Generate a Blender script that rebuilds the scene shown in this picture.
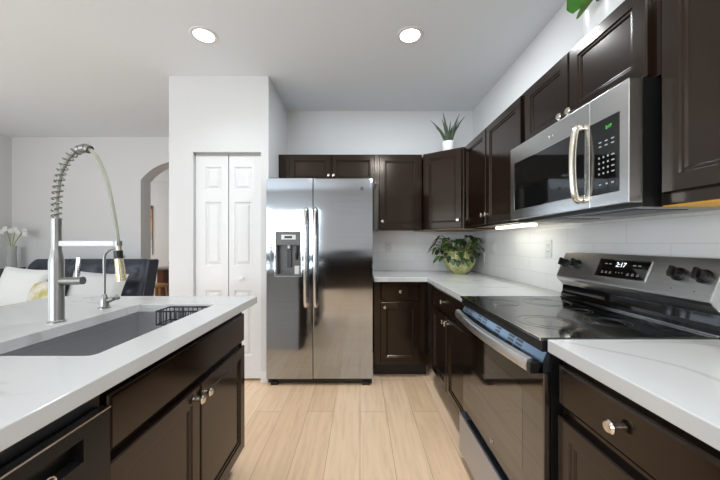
import bpy, bmesh, math, random
from mathutils import Vector, Matrix
random.seed(7)
PI = math.pi
S = bpy.context.scene
COL = S.collection
for o in list(bpy.data.objects):
    bpy.data.objects.remove(o)

# ---------------------------------------------------------------- camera, world, lights, exposure
cd = bpy.data.cameras.new('camera'); cam = bpy.data.objects.new('camera', cd); COL.objects.link(cam)
cam.location = (0, 0, 1.22); cam.rotation_euler = (PI/2, 0, 0)
cd.sensor_width = 36; cd.lens = 36*304/720; cd.shift_y = 3/720; cd.clip_start = 0.02
S.camera = cam
S.view_settings.view_transform = 'Standard'
S.view_settings.look = 'None'
S.view_settings.gamma = 1.0
S.view_settings.use_curve_mapping = False
S.view_settings.exposure = -0.15
W = bpy.data.worlds.new('world'); S.world = W; W.use_nodes = True
bg = W.node_tree.nodes['Background']; bg.inputs[0].default_value = (0.93, 0.96, 1.0, 1); bg.inputs[1].default_value = 1.0

def area(name, loc, rot, sx, sy, power, col=(1, 1, 1), spread=PI):
    l = bpy.data.lights.new(name, 'AREA'); l.shape = 'RECTANGLE'; l.size = sx; l.size_y = sy
    l.energy = power; l.color = col; l.spread = spread
    o = bpy.data.objects.new(name, l); COL.objects.link(o); o.location = loc; o.rotation_euler = rot
    return o
# daylight entering through the two windows
area('daylight_rear', (-2.85, -3.12, 1.55), (PI/2+0.2, 0, 0), 3.4, 1.25, 120, (0.85, 0.935, 1.0))
area('daylight_side', (-4.93, 0.3, 1.4), (PI/2+0.25, 0, -PI/2), 4.2, 1.7, 46, (0.85, 0.935, 1.0))
# unseen fill light added inside the hall to brighten its walls
area('fill_hall', (-6.5, 5.8, 1.5), (PI/2, 0, -PI/2), 1.8, 1.6, 42)

# ---------------------------------------------------------------- materials
def newmat(name):
    m = bpy.data.materials.new(name); m.use_nodes = True
    nt = m.node_tree
    return m, nt, nt.nodes['Principled BSDF']
def N(nt, t, **kw):
    n = nt.nodes.new(t)
    for k, v in kw.items():
        setattr(n, k, v)
    return n
def setin(n, **kw):
    for k, v in kw.items():
        n.inputs[k.replace('_', ' ')].default_value = v
def ramp(nt, stops):
    r = N(nt, 'ShaderNodeValToRGB'); e = r.color_ramp.elements
    while len(e) < len(stops):
        e.new(0.5)
    for el, (p, c) in zip(e, stops):
        el.position = p; el.color = (*c, 1)
    return r
def L(nt, a, b):
    nt.links.new(a, b)
def srgb(r, g, b):
    f = lambda c: (c/255/12.92) if c/255 <= 0.04045 else ((c/255+0.055)/1.055)**2.4
    return (f(r), f(g), f(b))
def plain(name, col, rough=0.5, metal=0.0, noise=0.04, scale=20, bump=0.0, ior=1.5, coat=0.0, stretch=None):
    """base colour with a faint procedural variation and optional bump"""
    m, nt, p = newmat(name)
    tc = N(nt, 'ShaderNodeTexCoord'); mp = N(nt, 'ShaderNodeMapping')
    if stretch: mp.inputs['Scale'].default_value = stretch
    nz = N(nt, 'ShaderNodeTexNoise'); setin(nz, Scale=scale, Detail=4.0)
    L(nt, tc.outputs['Object'], mp.inputs[0]); L(nt, mp.outputs[0], nz.inputs['Vector'])
    c0 = tuple(max(0, c*(1-noise)) for c in col); c1 = tuple(min(1, c*(1+noise)) for c in col)
    r = ramp(nt, [(0.3, c0), (0.7, c1)])
    L(nt, nz.outputs['Fac'], r.inputs[0]); L(nt, r.outputs[0], p.inputs['Base Color'])
    setin(p, Roughness=rough, Metallic=metal, IOR=ior)
    if coat: p.inputs['Coat Weight'].default_value = coat; p.inputs['Coat Roughness'].default_value = 0.08
    if bump:
        b = N(nt, 'ShaderNodeBump'); setin(b, Strength=bump, Distance=0.002)
        L(nt, nz.outputs['Fac'], b.inputs['Height']); L(nt, b.outputs[0], p.inputs['Normal'])
    return m
def emis(name, col, strength):
    m, nt, p = newmat(name)
    p.inputs['Base Color'].default_value = (*col, 1)
    p.inputs['Emission Color'].default_value = (*col, 1); p.inputs['Emission Strength'].default_value = strength
    return m

M = {}
M['wall'] = plain('wall_paint', (0.70, 0.70, 0.70), 0.7, noise=0.01, scale=60, bump=0.05)
M['ceiling'] = plain('ceiling_paint', (0.80, 0.845, 0.89), 0.85, noise=0.01, scale=60, bump=0.05)
M['trim'] = plain('white_trim_paint', (0.78, 0.78, 0.78), 0.4, noise=0.01)
M['cab'] = plain('espresso_cabinet', (0.010, 0.0050, 0.0030), 0.15, ior=1.5, noise=0.08, scale=6, stretch=(6, 6, 0.6))
M['cab'].node_tree.nodes['Principled BSDF'].inputs['Specular Tint'].default_value = (1.0, 0.87, 0.75, 1)
M['kick'] = plain('toe_kick', (0.012, 0.009, 0.008), 0.5)
M['rawwood'] = plain('raw_maple_underside', srgb(214, 160, 84), 0.5, noise=0.08, scale=8, stretch=(1, 8, 1))
M['rawdark'] = plain('tan_underside', srgb(150, 118, 80), 0.5, noise=0.08, scale=8, stretch=(1, 8, 1))
M['black'] = plain('black_plastic', (0.006, 0.006, 0.0065), 0.35)
M['blackglass'] = plain('black_glass', (0.004, 0.004, 0.004), 0.04, ior=1.8)
M['ovenglass'] = plain('oven_glass', (0.010, 0.006, 0.004), 0.05, ior=2.6)
M['cookglass'] = plain('cooktop_glass', (0.006, 0.006, 0.006), 0.08, ior=2.2)
M['chrome'] = plain('polished_metal', (0.78, 0.78, 0.78), 0.12, metal=1)
M['nickel'] = plain('satin_nickel', (0.72, 0.67, 0.58), 0.2, metal=1)
M['brush'] = plain('brushed_nickel', (0.32, 0.315, 0.305), 0.3, metal=1, noise=0.06, scale=30, stretch=(8, 8, 0.3))
M['hose'] = plain('olive_hose', srgb(156, 156, 142), 0.3, noise=0.03)
M['brass'] = plain('ribbed_head', srgb(206, 196, 168), 0.25, metal=1)
M['white'] = plain('white_plastic', (0.75, 0.75, 0.74), 0.35, noise=0.01)
M['whitepot'] = plain('white_ceramic', (0.80, 0.80, 0.79), 0.3, noise=0.01)
M['soil'] = plain('soil', (0.03, 0.02, 0.013), 0.9, noise=0.4, scale=60)
M['aloe'] = plain('aloe_green', srgb(62, 74, 56), 0.5, noise=0.25, scale=30)
M['leaf'] = plain('leaf_green', srgb(64, 86, 36), 0.4, noise=0.35, scale=25)
M['leafdark'] = plain('leaf_dark_green', srgb(42, 58, 34), 0.4, noise=0.3, scale=25)
M['bigleaf'] = plain('bright_leaf_green', srgb(52, 112, 18), 0.35, noise=0.25, scale=12)
M['stem'] = plain('pale_stem', srgb(150, 160, 90), 0.5)
M['leather'] = plain('navy_leather', srgb(52, 57, 68), 0.38, noise=0.15, scale=40, bump=0.1)
M['pillow'] = plain('white_linen', srgb(214, 214, 212), 0.9, noise=0.03, scale=120, bump=0.3)
M['pillowgrey'] = plain('pale_grey_linen', srgb(196, 197, 196), 0.9, noise=0.03, scale=120, bump=0.3)
M['teal'] = plain('dark_green_velvet', srgb(28, 48, 44), 0.8, noise=0.5, scale=14)
M['blue'] = plain('blue_linen', srgb(120, 140, 156), 0.9, noise=0.1)
M['wood'] = plain('warm_brown_wood', srgb(120, 70, 38), 0.4, noise=0.15, scale=10, stretch=(1, 1, 6))
M['tan'] = plain('tan_wood', srgb(206, 160, 112), 0.45, noise=0.08, scale=10)
M['cloth'] = plain('olive_cloth', srgb(88, 84, 74), 0.9, noise=0.08, scale=80, bump=0.3)
M['greytop'] = plain('grey_stone_top', srgb(160, 160, 160), 0.3)
M['mark'] = emis('panel_markings', (0.40, 0.40, 0.40), 0.10)
M['digit'] = emis('white_digits', (0.9, 0.95, 1.0), 1.4)
M['green'] = emis('green_digits', (0.10, 0.65, 0.06), 0.6)
M['lens'] = emis('lamp_lens', (1, 0.98, 0.95), 9.0)
M['handle'] = plain('handle_steel', (0.80, 0.80, 0.80), 0.3, metal=1)
M['coil'] = plain('spring_steel', (0.20, 0.20, 0.20), 0.3, metal=1)
M['dwblack'] = plain('dishwasher_black', (0.010, 0.0095, 0.009), 0.3, ior=1.35)
M['underyellow'] = plain('golden_wood_underside', srgb(255, 190, 52), 0.5, noise=0.06, scale=8, stretch=(1, 8, 1))
M['tube'] = emis('light_tube', (1.0, 1.0, 0.88), 3.0)
M['glass'] = plain('vase_glass', (0.45, 0.47, 0.45), 0.08, noise=0.02)
M['petal'] = plain('white_petal', (0.78, 0.78, 0.76), 0.6, noise=0.02)

def mk_steel(name, col, rough, axis, wav=0.0):
    """brushed stainless: fine streaks along one axis, slow waviness in the sheet"""
    m, nt, p = newmat(name)
    tc = N(nt, 'ShaderNodeTexCoord'); mp = N(nt, 'ShaderNodeMapping')
    sc = [220, 220, 220]; sc[axis] = 2.0
    mp.inputs['Scale'].default_value = sc
    nz = N(nt, 'ShaderNodeTexNoise'); setin(nz, Scale=1.0, Detail=3.0)
    L(nt, tc.outputs['Object'], mp.inputs[0]); L(nt, mp.outputs[0], nz.inputs['Vector'])
    r = ramp(nt, [(0.25, tuple(c*0.93 for c in col)), (0.75, tuple(min(1, c*1.05) for c in col))])
    L(nt, nz.outputs['Fac'], r.inputs[0]); L(nt, r.outputs[0], p.inputs['Base Color'])
    setin(p, Metallic=1.0, Roughness=rough)
    if wav:
        mp2 = N(nt, 'ShaderNodeMapping'); mp2.inputs['Scale'].default_value = (0.8, 0.8, 3.2)
        n2 = N(nt, 'ShaderNodeTexNoise'); setin(n2, Scale=1.3, Detail=1.0)
        L(nt, tc.outputs['Object'], mp2.inputs[0]); L(nt, mp2.outputs[0], n2.inputs['Vector'])
        b = N(nt, 'ShaderNodeBump'); setin(b, Strength=1.0, Distance=wav)
        L(nt, n2.outputs['Fac'], b.inputs['Height']); L(nt, b.outputs[0], p.inputs['Normal'])
    return m
M['steel'] = mk_steel('brushed_stainless', (0.42, 0.45, 0.485), 0.075, 0, wav=0.003)
M['steelmw'] = mk_steel('brushed_stainless_bright', (0.66, 0.65, 0.63), 0.26, 0, wav=0.004)
M['steelrange'] = mk_steel('brushed_stainless_range', (0.62, 0.62, 0.62), 0.28, 1)
M['steelblue'] = mk_steel('sky_tinted_stainless', (0.15, 0.20, 0.26), 0.30, 1)  # vent strip steel, with the blue of reflected daylight put into its colour
M['steeldrawer'] = mk_steel('blue_grey_stainless', (0.46, 0.50, 0.60), 0.32, 1)  # storage drawer steel, bluish daylight tinted into the base colour
M['sinksteel'] = mk_steel('sink_stainless', (0.62, 0.62, 0.63), 0.40, 1)

def mk_quartz():
    m, nt, p = newmat('white_veined_quartz')
    tc = N(nt, 'ShaderNodeTexCoord'); mp = N(nt, 'ShaderNodeMapping'); mp.inputs['Rotation'].default_value = (0, 0, 0.6)
    mp.inputs['Scale'].default_value = (0.8, 1.9, 0.8)
    L(nt, tc.outputs['Object'], mp.inputs[0])
    nz = N(nt, 'ShaderNodeTexNoise'); setin(nz, Scale=1.15, Detail=5.0, Roughness=0.55, Distortion=0.9)
    L(nt, mp.outputs[0], nz.inputs['Vector'])
    v = ramp(nt, [(0.475, (0, 0, 0)), (0.497, (0.6, 0.6, 0.6)), (0.503, (0.8, 0.8, 0.8)), (0.530, (0, 0, 0))])
    L(nt, nz.outputs['Fac'], v.inputs[0])
    n2 = N(nt, 'ShaderNodeTexNoise'); setin(n2, Scale=2.0, Detail=3.0); L(nt, mp.outputs[0], n2.inputs['Vector'])
    msk = ramp(nt, [(0.42, (0, 0, 0)), (0.60, (0.75, 0.75, 0.75))]); L(nt, n2.outputs['Fac'], msk.inputs[0])
    mul = N(nt, 'ShaderNodeMath', operation='MULTIPLY'); L(nt, v.outputs[0], mul.inputs[0]); L(nt, msk.outputs[0], mul.inputs[1])
    # one long grey vein bending across the slab
    sp = N(nt, 'ShaderNodeSeparateXYZ'); L(nt, tc.outputs['Object'], sp.inputs[0])
    def mth(op, a, b, c=None):
        n = N(nt, 'ShaderNodeMath', operation=op)
        for i, q in enumerate((a, b, c)):
            if q is None: continue
            if hasattr(q, 'is_linked'): L(nt, q, n.inputs[i])
            else: n.inputs[i].default_value = q
        return n.outputs[0]
    n3 = N(nt, 'ShaderNodeTexNoise'); setin(n3, Scale=9.0, Detail=5.0); L(nt, tc.outputs['Object'], n3.inputs['Vector'])
    t_ = mth('SUBTRACT', sp.outputs['Y'], 0.8)
    cv = mth('ADD', mth('MULTIPLY_ADD', t_, -0.62, 0.757), mth('MULTIPLY', mth('MULTIPLY', t_, t_), -2.0))
    ds = mth('ABSOLUTE', mth('ADD', mth('SUBTRACT', sp.outputs['X'], cv), mth('MULTIPLY_ADD', n3.outputs['Fac'], 0.07, -0.035)), 0.0)
    vr = ramp(nt, [(0.0, (0.6, 0.6, 0.6)), (0.004, (0.45, 0.45, 0.45)), (0.016, (0, 0, 0))]); L(nt, ds, vr.inputs[0])
    v2 = mth('MAXIMUM', mul.outputs[0], vr.outputs[0])
    mx = N(nt, 'ShaderNodeMix', data_type='RGBA')
    mx.inputs['A'].default_value = (0.58, 0.58, 0.57, 1); mx.inputs['B'].default_value = (0.40, 0.385, 0.36, 1)
    L(nt, v2, mx.inputs['Factor']); L(nt, mx.outputs['Result'], p.inputs['Base Color'])
    setin(p, Roughness=0.14)
    return m
M['quartz'] = mk_quartz()

def mk_floor():
    m, nt, p = newmat('oak_planks')
    tc = N(nt, 'ShaderNodeTexCoord'); sp = N(nt, 'ShaderNodeSeparateXYZ'); cb = N(nt, 'ShaderNodeCombineXYZ')
    L(nt, tc.outputs['Object'], sp.inputs[0]); L(nt, sp.outputs['Y'], cb.inputs['X']); L(nt, sp.outputs['X'], cb.inputs['Y'])
    br = N(nt, 'ShaderNodeTexBrick'); br.offset = 0.37; br.offset_frequency = 2
    setin(br, Scale=1.0, Mortar_Size=0.0016, Mortar_Smooth=0.2, Bias=0.0, Brick_Width=1.35, Row_Height=0.19)
    br.inputs['Color1'].default_value = (*srgb(242, 210, 176), 1); br.inputs['Color2'].default_value = (*srgb(228, 193, 156), 1)
    br.inputs['Mortar'].default_value = (*srgb(176, 144, 112), 1)
    L(nt, cb.outputs[0], br.inputs['Vector'])
    mp = N(nt, 'ShaderNodeMapping'); mp.inputs['Scale'].default_value = (14, 1.1, 1); L(nt, tc.outputs['Object'], mp.inputs[0])
    nz = N(nt, 'ShaderNodeTexNoise'); setin(nz, Scale=2.4, Detail=6.0, Roughness=0.62, Distortion=0.6); L(nt, mp.outputs[0], nz.inputs['Vector'])
    gr = ramp(nt, [(0.28, (0.80, 0.76, 0.72)), (0.5, (0.96, 0.95, 0.94)), (0.72, (1.05, 1.05, 1.05))]); L(nt, nz.outputs['Fac'], gr.inputs[0])
    mx = N(nt, 'ShaderNodeMix', data_type='RGBA', blend_type='MULTIPLY'); mx.inputs['Factor'].default_value = 0.85
    L(nt, br.outputs['Color'], mx.inputs['A']); L(nt, gr.outputs[0], mx.inputs['B'])
    # scattered knots
    mk = N(nt, 'ShaderNodeMapping'); mk.inputs['Scale'].default_value = (5.2, 1.7, 1); L(nt, tc.outputs['Object'], mk.inputs[0])
    vo = N(nt, 'ShaderNodeTexVoronoi'); setin(vo, Scale=1.0); L(nt, mk.outputs[0], vo.inputs['Vector'])
    kr = ramp(nt, [(0.02, (0.68, 0.60, 0.52)), (0.12, (1, 1, 1))]); L(nt, vo.outputs['Distance'], kr.inputs[0])
    m2 = N(nt, 'ShaderNodeMix', data_type='RGBA', blend_type='MULTIPLY'); m2.inputs['Factor'].default_value = 0.7
    L(nt, mx.outputs['Result'], m2.inputs['A']); L(nt, kr.outputs[0], m2.inputs['B'])
    L(nt, m2.outputs['Result'], p.inputs['Base Color'])
    setin(p, Roughness=0.36)
    b = N(nt, 'ShaderNodeBump'); setin(b, Strength=0.15, Distance=0.001); L(nt, nz.outputs['Fac'], b.inputs['Height']); L(nt, b.outputs[0], p.inputs['Normal'])
    return m
M['floor'] = mk_floor()

def mk_tile(name, ax):
    m, nt, p = newmat(name)
    tc = N(nt, 'ShaderNodeTexCoord'); sp = N(nt, 'ShaderNodeSeparateXYZ'); cb = N(nt, 'ShaderNodeCombineXYZ')
    L(nt, tc.outputs['Object'], sp.inputs[0]); L(nt, sp.outputs[ax], cb.inputs['X']); L(nt, sp.outputs['Z'], cb.inputs['Y'])
    br = N(nt, 'ShaderNodeTexBrick'); br.offset = 0.5
    setin(br, Scale=1.0, Mortar_Size=0.0022, Mortar_Smooth=0.3, Brick_Width=0.405, Row_Height=0.1016)
    br.inputs['Color1'].default_value = (0.90, 0.90, 0.895, 1); br.inputs['Color2'].default_value = (0.86, 0.86, 0.855, 1)
    br.inputs['Mortar'].default_value = (0.76, 0.76, 0.755, 1)
    L(nt, cb.outputs[0], br.inputs['Vector']); L(nt, br.outputs['Color'], p.inputs['Base Color'])
    setin(p, Roughness=0.16)
    nz = N(nt, 'ShaderNodeTexNoise'); setin(nz, Scale=9.0, Detail=1.0); L(nt, tc.outputs['Object'], nz.inputs['Vector'])
    ad = N(nt, 'ShaderNodeMath', operation='MULTIPLY_ADD'); ad.inputs[1].default_value = -0.6
    L(nt, br.outputs['Fac'], ad.inputs[0]); L(nt, nz.outputs['Fac'], ad.inputs[2])
    b = N(nt, 'ShaderNodeBump'); setin(b, Strength=0.35, Distance=0.003); L(nt, ad.outputs[0], b.inputs['Height']); L(nt, b.outputs[0], p.inputs['Normal'])
    return m
M['tileback'] = mk_tile('white_tile_back', 'X'); M['tileright'] = mk_tile('white_tile_right', 'Y')

def mk_pot():
    m, nt, p = newmat('mottled_green_glaze')
    tc = N(nt, 'ShaderNodeTexCoord'); vo = N(nt, 'ShaderNodeTexNoise'); setin(vo, Scale=16.0, Detail=3.0, Distortion=1.2)
    L(nt, tc.outputs['Object'], vo.inputs['Vector'])
    r = ramp(nt, [(0.3, srgb(140, 142, 84)), (0.5, srgb(188, 188, 132)), (0.7, srgb(214, 212, 172))]); L(nt, vo.outputs['Fac'], r.inputs[0])
    L(nt, r.outputs[0], p.inputs['Base Color']); setin(p, Roughness=0.35)
    return m
M['greenpot'] = mk_pot()

def mk_floral():
    m, nt, p = newmat('floral_linen')
    tc = N(nt, 'ShaderNodeTexCoord'); nz = N(nt, 'ShaderNodeTexNoise'); setin(nz, Scale=9.0, Detail=3.0)
    L(nt, tc.outputs['Object'], nz.inputs['Vector'])
    r = ramp(nt, [(0.40, srgb(206, 202, 190)), (0.52, srgb(192, 184, 150)), (0.66, srgb(168, 160, 96))]); L(nt, nz.outputs['Fac'], r.inputs[0])
    L(nt, r.outputs[0], p.inputs['Base Color']); setin(p, Roughness=0.9)
    return m
M['floral'] = mk_floral()

def mk_art():
    m, nt, p = newmat('abstract_print')
    tc = N(nt, 'ShaderNodeTexCoord'); nz = N(nt, 'ShaderNodeTexNoise'); setin(nz, Scale=14.0, Detail=3.0)
    sp = N(nt, 'ShaderNodeSeparateXYZ'); L(nt, tc.outputs['Generated'], sp.inputs[0])
    L(nt, tc.outputs['Object'], nz.inputs['Vector'])
    ad = N(nt, 'ShaderNodeMath', operation='ADD'); L(nt, sp.outputs['Z'], ad.inputs[0])
    mu = N(nt, 'ShaderNodeMath', operation='MULTIPLY_ADD'); mu.inputs[1].default_value = 0.7; mu.inputs[2].default_value = -0.35
    L(nt, nz.outputs['Fac'], mu.inputs[0]); L(nt, mu.outputs[0], ad.inputs[1])
    r = ramp(nt, [(0.1, srgb(206, 206, 204)), (0.36, srgb(160, 160, 156)), (0.48, srgb(205, 160, 110)), (0.78, srgb(196, 140, 84)), (0.95, srgb(60, 44, 36))])
    L(nt, ad.outputs[0], r.inputs[0]); L(nt, r.outputs[0], p.inputs['Base Color']); setin(p, Roughness=0.6)
    return m
M['art'] = mk_art()

# ---------------------------------------------------------------- mesh helpers
def BM():
    return bmesh.new()
def box(bm, x0, x1, y0, y1, z0, z1, mat=None):
    vs = [bm.verts.new((x, y, z)) for x in (x0, x1) for y in (y0, y1) for z in (z0, z1)]
    if mat: 
        for v in vs: v.co = mat @ v.co
    for f in ((0, 1, 3, 2), (4, 6, 7, 5), (0, 4, 5, 1), (2, 3, 7, 6), (0, 2, 6, 4), (1, 5, 7, 3)):
        bm.faces.new([vs[i] for i in f])
    return bm
def prism(bm, poly, axis, a, b):
    """extrude a 2D polygon along an axis ('x': poly=(y,z), 'y': poly=(x,z), 'z': poly=(x,y))"""
    def P(p, t):
        return {'x': (t, p[0], p[1]), 'y': (p[0], t, p[1]), 'z': (p[0], p[1], t)}[axis]
    A = [bm.verts.new(P(p, a)) for p in poly]; B = [bm.verts.new(P(p, b)) for p in poly]
    n = len(poly)
    bm.faces.new(A); bm.faces.new(B[::-1])
    for i in range(n):
        bm.faces.new((A[i], B[i], B[(i+1) % n], A[(i+1) % n]))
    return bm
def lathe(bm, prof, seg=24, mat=None):
    """profile [(r,z)...] turned about Z"""
    rings = []
    for r, z in prof:
        if r < 1e-6:
            v = bm.verts.new((0, 0, z)); rings.append([v])
        else:
            rings.append([bm.verts.new((r*math.cos(2*PI*i/seg), r*math.sin(2*PI*i/seg), z)) for i in range(seg)])
    for a, b in zip(rings, rings[1:]):
        for i in range(seg):
            j = (i+1) % seg
            if len(a) == 1 and len(b) == 1: continue
            if len(a) == 1: bm.faces.new((a[0], b[i], b[j]))
            elif len(b) == 1: bm.faces.new((a[i], b[0], a[j]))
            else: bm.faces.new((a[i], b[i], b[j], a[j]))
    if len(rings[0]) > 1: bm.faces.new(rings[0][::-1])
    if len(rings[-1]) > 1: bm.faces.new(rings[-1])
    if mat:
        for r in rings:
            for v in r: v.co = mat @ v.co
    return bm
def spline(pts, n=8):
    P = [Vector(p) for p in pts]; P = [2*P[0]-P[1]] + P + [2*P[-1]-P[-2]]
    out = []
    for i in range(1, len(P)-2):
        for k in range(n):
            t = k/n; a, b, c, d = P[i-1:i+3]
            out.append(0.5*((2*b)+(-a+c)*t+(2*a-5*b+4*c-d)*t*t+(-a+3*b-3*c+d)*t**3))
    out.append(P[-2]); return out
def frames(pts):
    P = [Vector(p) for p in pts]; T = []
    for i in range(len(P)):
        t = P[min(i+1, len(P)-1)]-P[max(i-1, 0)]; T.append(t.normalized())
    u = T[0].orthogonal().normalized(); F = []
    for i, t in enumerate(T):
        u = (u - t*u.dot(t)); u = u.normalized() if u.length > 1e-6 else t.orthogonal().normalized()
        F.append((P[i], t, u, t.cross(u)))
    return F
def sweep(bm, pts, rad, seg=10, flat=1.0, up=None):
    """tube along points; rad is a number or one per point"""
    F = frames(pts); n = len(F); rings = []
    for i, (p, t, u, w) in enumerate(F):
        r = rad if not hasattr(rad, '__len__') else rad[i]
        if up is not None:
            w = t.cross(Vector(up)).normalized(); u = w.cross(t).normalized()
        rings.append([bm.verts.new(p + u*(r*flat*math.cos(2*PI*k/seg)) + w*(r*math.sin(2*PI*k/seg))) for k in range(seg)])
    for a, b in zip(rings, rings[1:]):
        for k in range(seg):
            bm.faces.new((a[k], a[(k+1) % seg], b[(k+1) % seg], b[k]))
    bm.faces.new(rings[0][::-1]); bm.faces.new(rings[-1])
    return bm
def obj(name, bm, mat, parent=None, bevel=0.0, smooth=False, sub=0, seg=2):
    bmesh.ops.recalc_face_normals(bm, faces=bm.faces)
    me = bpy.data.meshes.new(name); bm.to_mesh(me); bm.free()
    o = bpy.data.objects.new(name, me); COL.objects.link(o)
    me.materials.append(M[mat] if isinstance(mat, str) else mat)
    if parent: o.parent = parent
    if smooth:
        for f in me.polygons: f.use_smooth = True
        try: me.set_sharp_from_angle(angle=math.radians(40))
        except Exception: pass
    if bevel:
        b = o.modifiers.new('bevel', 'BEVEL'); b.width = bevel; b.segments = seg; b.limit_method = 'ANGLE'; b.angle_limit = math.radians(40)
    if sub:
        s = o.modifiers.new('subdivision', 'SUBSURF'); s.levels = sub; s.render_levels = sub
    return o
def tag(o, label, cat, group=None):
    o['label'] = label; o['category'] = cat
    if group: o['group'] = group
    return o
def thing(name, label, cat, loc=(0, 0, 0), rotz=0, group=None):
    o = bpy.data.objects.new(name, None); COL.objects.link(o); o.empty_display_size = 0.1
    o.location = loc; o.rotation_euler = (0, 0, rotz)
    return tag(o, label, cat, group)
def struct(name, bm, mat, parent=None, bevel=0.0):
    o = obj(name, bm, mat, parent, bevel)
    if not parent: o['kind'] = 'structure'
    return o
def dup(root, loc, rotz=None, label=None):
    r = root.copy(); COL.objects.link(r); r.location = loc
    if rotz is not None: r.rotation_euler = (0, 0, rotz)
    if label: r['label'] = label
    for ch in list(root.children):
        c = ch.copy(); COL.objects.link(c); c.parent = r
        for g in ch.children:
            d = g.copy(); COL.objects.link(d); d.parent = c
    return r
def text_bm(s, size, mat4, shear=0.0):
    cu = bpy.data.curves.new('lettering', 'FONT'); cu.body = s; cu.size = size; cu.extrude = size*0.01; cu.shear = shear
    cu.align_x = 'CENTER'; cu.align_y = 'CENTER'
    t = bpy.data.objects.new('lettering', cu); COL.objects.link(t)
    bpy.context.view_layer.update()
    me = bpy.data.meshes.new_from_object(t.evaluated_get(bpy.context.evaluated_depsgraph_get()))
    bpy.data.objects.remove(t); bpy.data.curves.remove(cu)
    bm = BM(); bm.from_mesh(me); bpy.data.meshes.remove(me); bm.transform(mat4)
    return bm
def torus(bm, R, r, mat4, seg=28, s2=6):
    pts = [mat4 @ Vector((R*math.cos(2*PI*i/seg), R*math.sin(2*PI*i/seg), 0)) for i in range(seg)]
    ax = (mat4.to_3x3() @ Vector((0, 0, 1))).normalized(); c = mat4 @ Vector((0, 0, 0)); rings = []
    for p in pts:
        u = (p-c).normalized()
        rings.append([bm.verts.new(p + u*(r*math.cos(2*PI*k/s2)) + ax*(r*math.sin(2*PI*k/s2))) for k in range(s2)])
    for i in range(seg):
        a, b = rings[i], rings[(i+1) % seg]
        for k in range(s2):
            bm.faces.new((a[k], b[k], b[(k+1) % s2], a[(k+1) % s2]))
    return bm

# ---------------------------------------------------------------- the setting
XR, YB, ZC = 1.25, 3.36, 2.683          # right wall, kitchen back wall, ceiling
XL, YL = -4.81, 4.20                    # living room left wall and back wall
CX0, CX1, CY = -1.674, -0.802, 2.664    # pantry closet
T = 0.12
struct('floor', box(BM(), XL-T-2, XR+T, -3.2, 7.6, -0.06, 0), 'floor')
struct('ceiling', box(BM(), XL-T-2, XR+T, -3.2, 7.6, ZC, ZC+0.1), 'ceiling')
struct('wall_right', box(BM(), XR, XR+T, -3.2, YB+T, 0, ZC), 'wall')
struct('wall_back', box(BM(), CX1, XR, YB, YB+T, 0, ZC), 'wall')
# closet: front wall with the bifold opening, and its two sides
DX0, DX1, DZ = -1.464, -0.868, 2.017
b = BM()
box(b, CX0, DX0, CY, CY+0.11, 0, ZC); box(b, DX1, CX1, CY, CY+0.11, 0, ZC); box(b, DX0, DX1, CY, CY+0.11, DZ, ZC)
box(b, CX1-0.10, CX1, CY+0.11, YB+T, 0, ZC); box(b, CX0, CX0+0.10, CY+0.11, YL+0.2, 0, ZC); box(b, CX0+0.10, CX1-0.10, YB, YB+T, 0, ZC)
struct('wall_closet', b, 'wall')
# living room back wall with the arched opening
AX0, AX1, AZ, RISE = -3.03, -1.96, 2.09, 0.265
AR = ((AX1-AX0)/2)**2/(2*RISE)+RISE/2; AC = ((AX0+AX1)/2, AZ+RISE-AR)
b = BM()
a0 = math.atan2(AZ-AC[1], AX1-AC[0]); a1 = math.atan2(AZ-AC[1], AX0-AC[0])
arc = [(AC[0]+AR*math.cos(a0+(a1-a0)*i/24), AC[1]+AR*math.sin(a0+(a1-a0)*i/24)) for i in range(25)]
box(b, XL, AX0, YL, YL+0.2, 0, ZC); box(b, AX1, CX0, YL, YL+0.2, 0, ZC)
for p, q in zip(arc, arc[1:]):
    prism(b, [(p[0], p[1]), (q[0], q[1]), (q[0], ZC), (p[0], ZC)], 'y', YL, YL+0.2)
struct('wall_living', b, 'wall')
# left wall with a window, rear wall with a window
def wall_with_hole(name, axis, w0, w1, h0, h1, t0, t1, u0, u1):
    b = BM()
    for (a, c, z0, z1) in ((u0, w0, 0, ZC), (w1, u1, 0, ZC), (w0, w1, 0, h0), (w0, w1, h1, ZC)):
        if axis == 'x': box(b, a, c, t0, t1, z0, z1)
        else: box(b, t0, t1, a, c, z0, z1)
    return struct(name, b, 'wall')
wall_with_hole('wall_left', 'y', -1.8, 2.4, 0.5, 2.25, XL-T, XL, -3.2, YL)
wall_with_hole('wall_rear', 'x', -4.6, -1.1, 0.92, 2.2, -3.2, -3.08, XL, XR)
b = BM()
for x in (-4.6, -3.45, -2.3, -1.14): box(b, x, x+0.04, -3.16, -3.11, 0.92, 2.2)
box(b, -4.6, -1.1, -3.16, -3.11, 0.92, 0.96); box(b, -4.6, -1.1, -3.16, -3.11, 2.16, 2.2)
struct('window_1', b, 'trim')
b = BM()
for y in (-1.8, -0.42, 0.96, 2.36): box(b, XL-0.09, XL-0.04, y, y+0.04, 0.5, 2.25)
box(b, XL-0.09, XL-0.04, -1.8, 2.4, 0.5, 0.54); box(b, XL-0.09, XL-0.04, -1.8, 2.4, 2.21, 2.25)
struct('window_2', b, 'trim')
struct('dark_reflection_panel', box(BM(), -4.6, XR, -3.08, -3.05, 0.0, 0.9), 'cab')      # unseen panel added to put a dark band in the refrigerator's reflection
# hall beyond the arch
b = BM()
box(b, -6.6, -0.9, 7.2, 7.3, 0, ZC); box(b, -6.7, -6.6, YL+0.2, 7.3, 0, ZC); box(b, -0.9, -0.8, YB+T, 7.3, 0, ZC); box(b, -6.6, XL-T, YL+0.1, YL+0.2, 0, ZC)
struct('wall_hall', b, 'wall')
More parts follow.
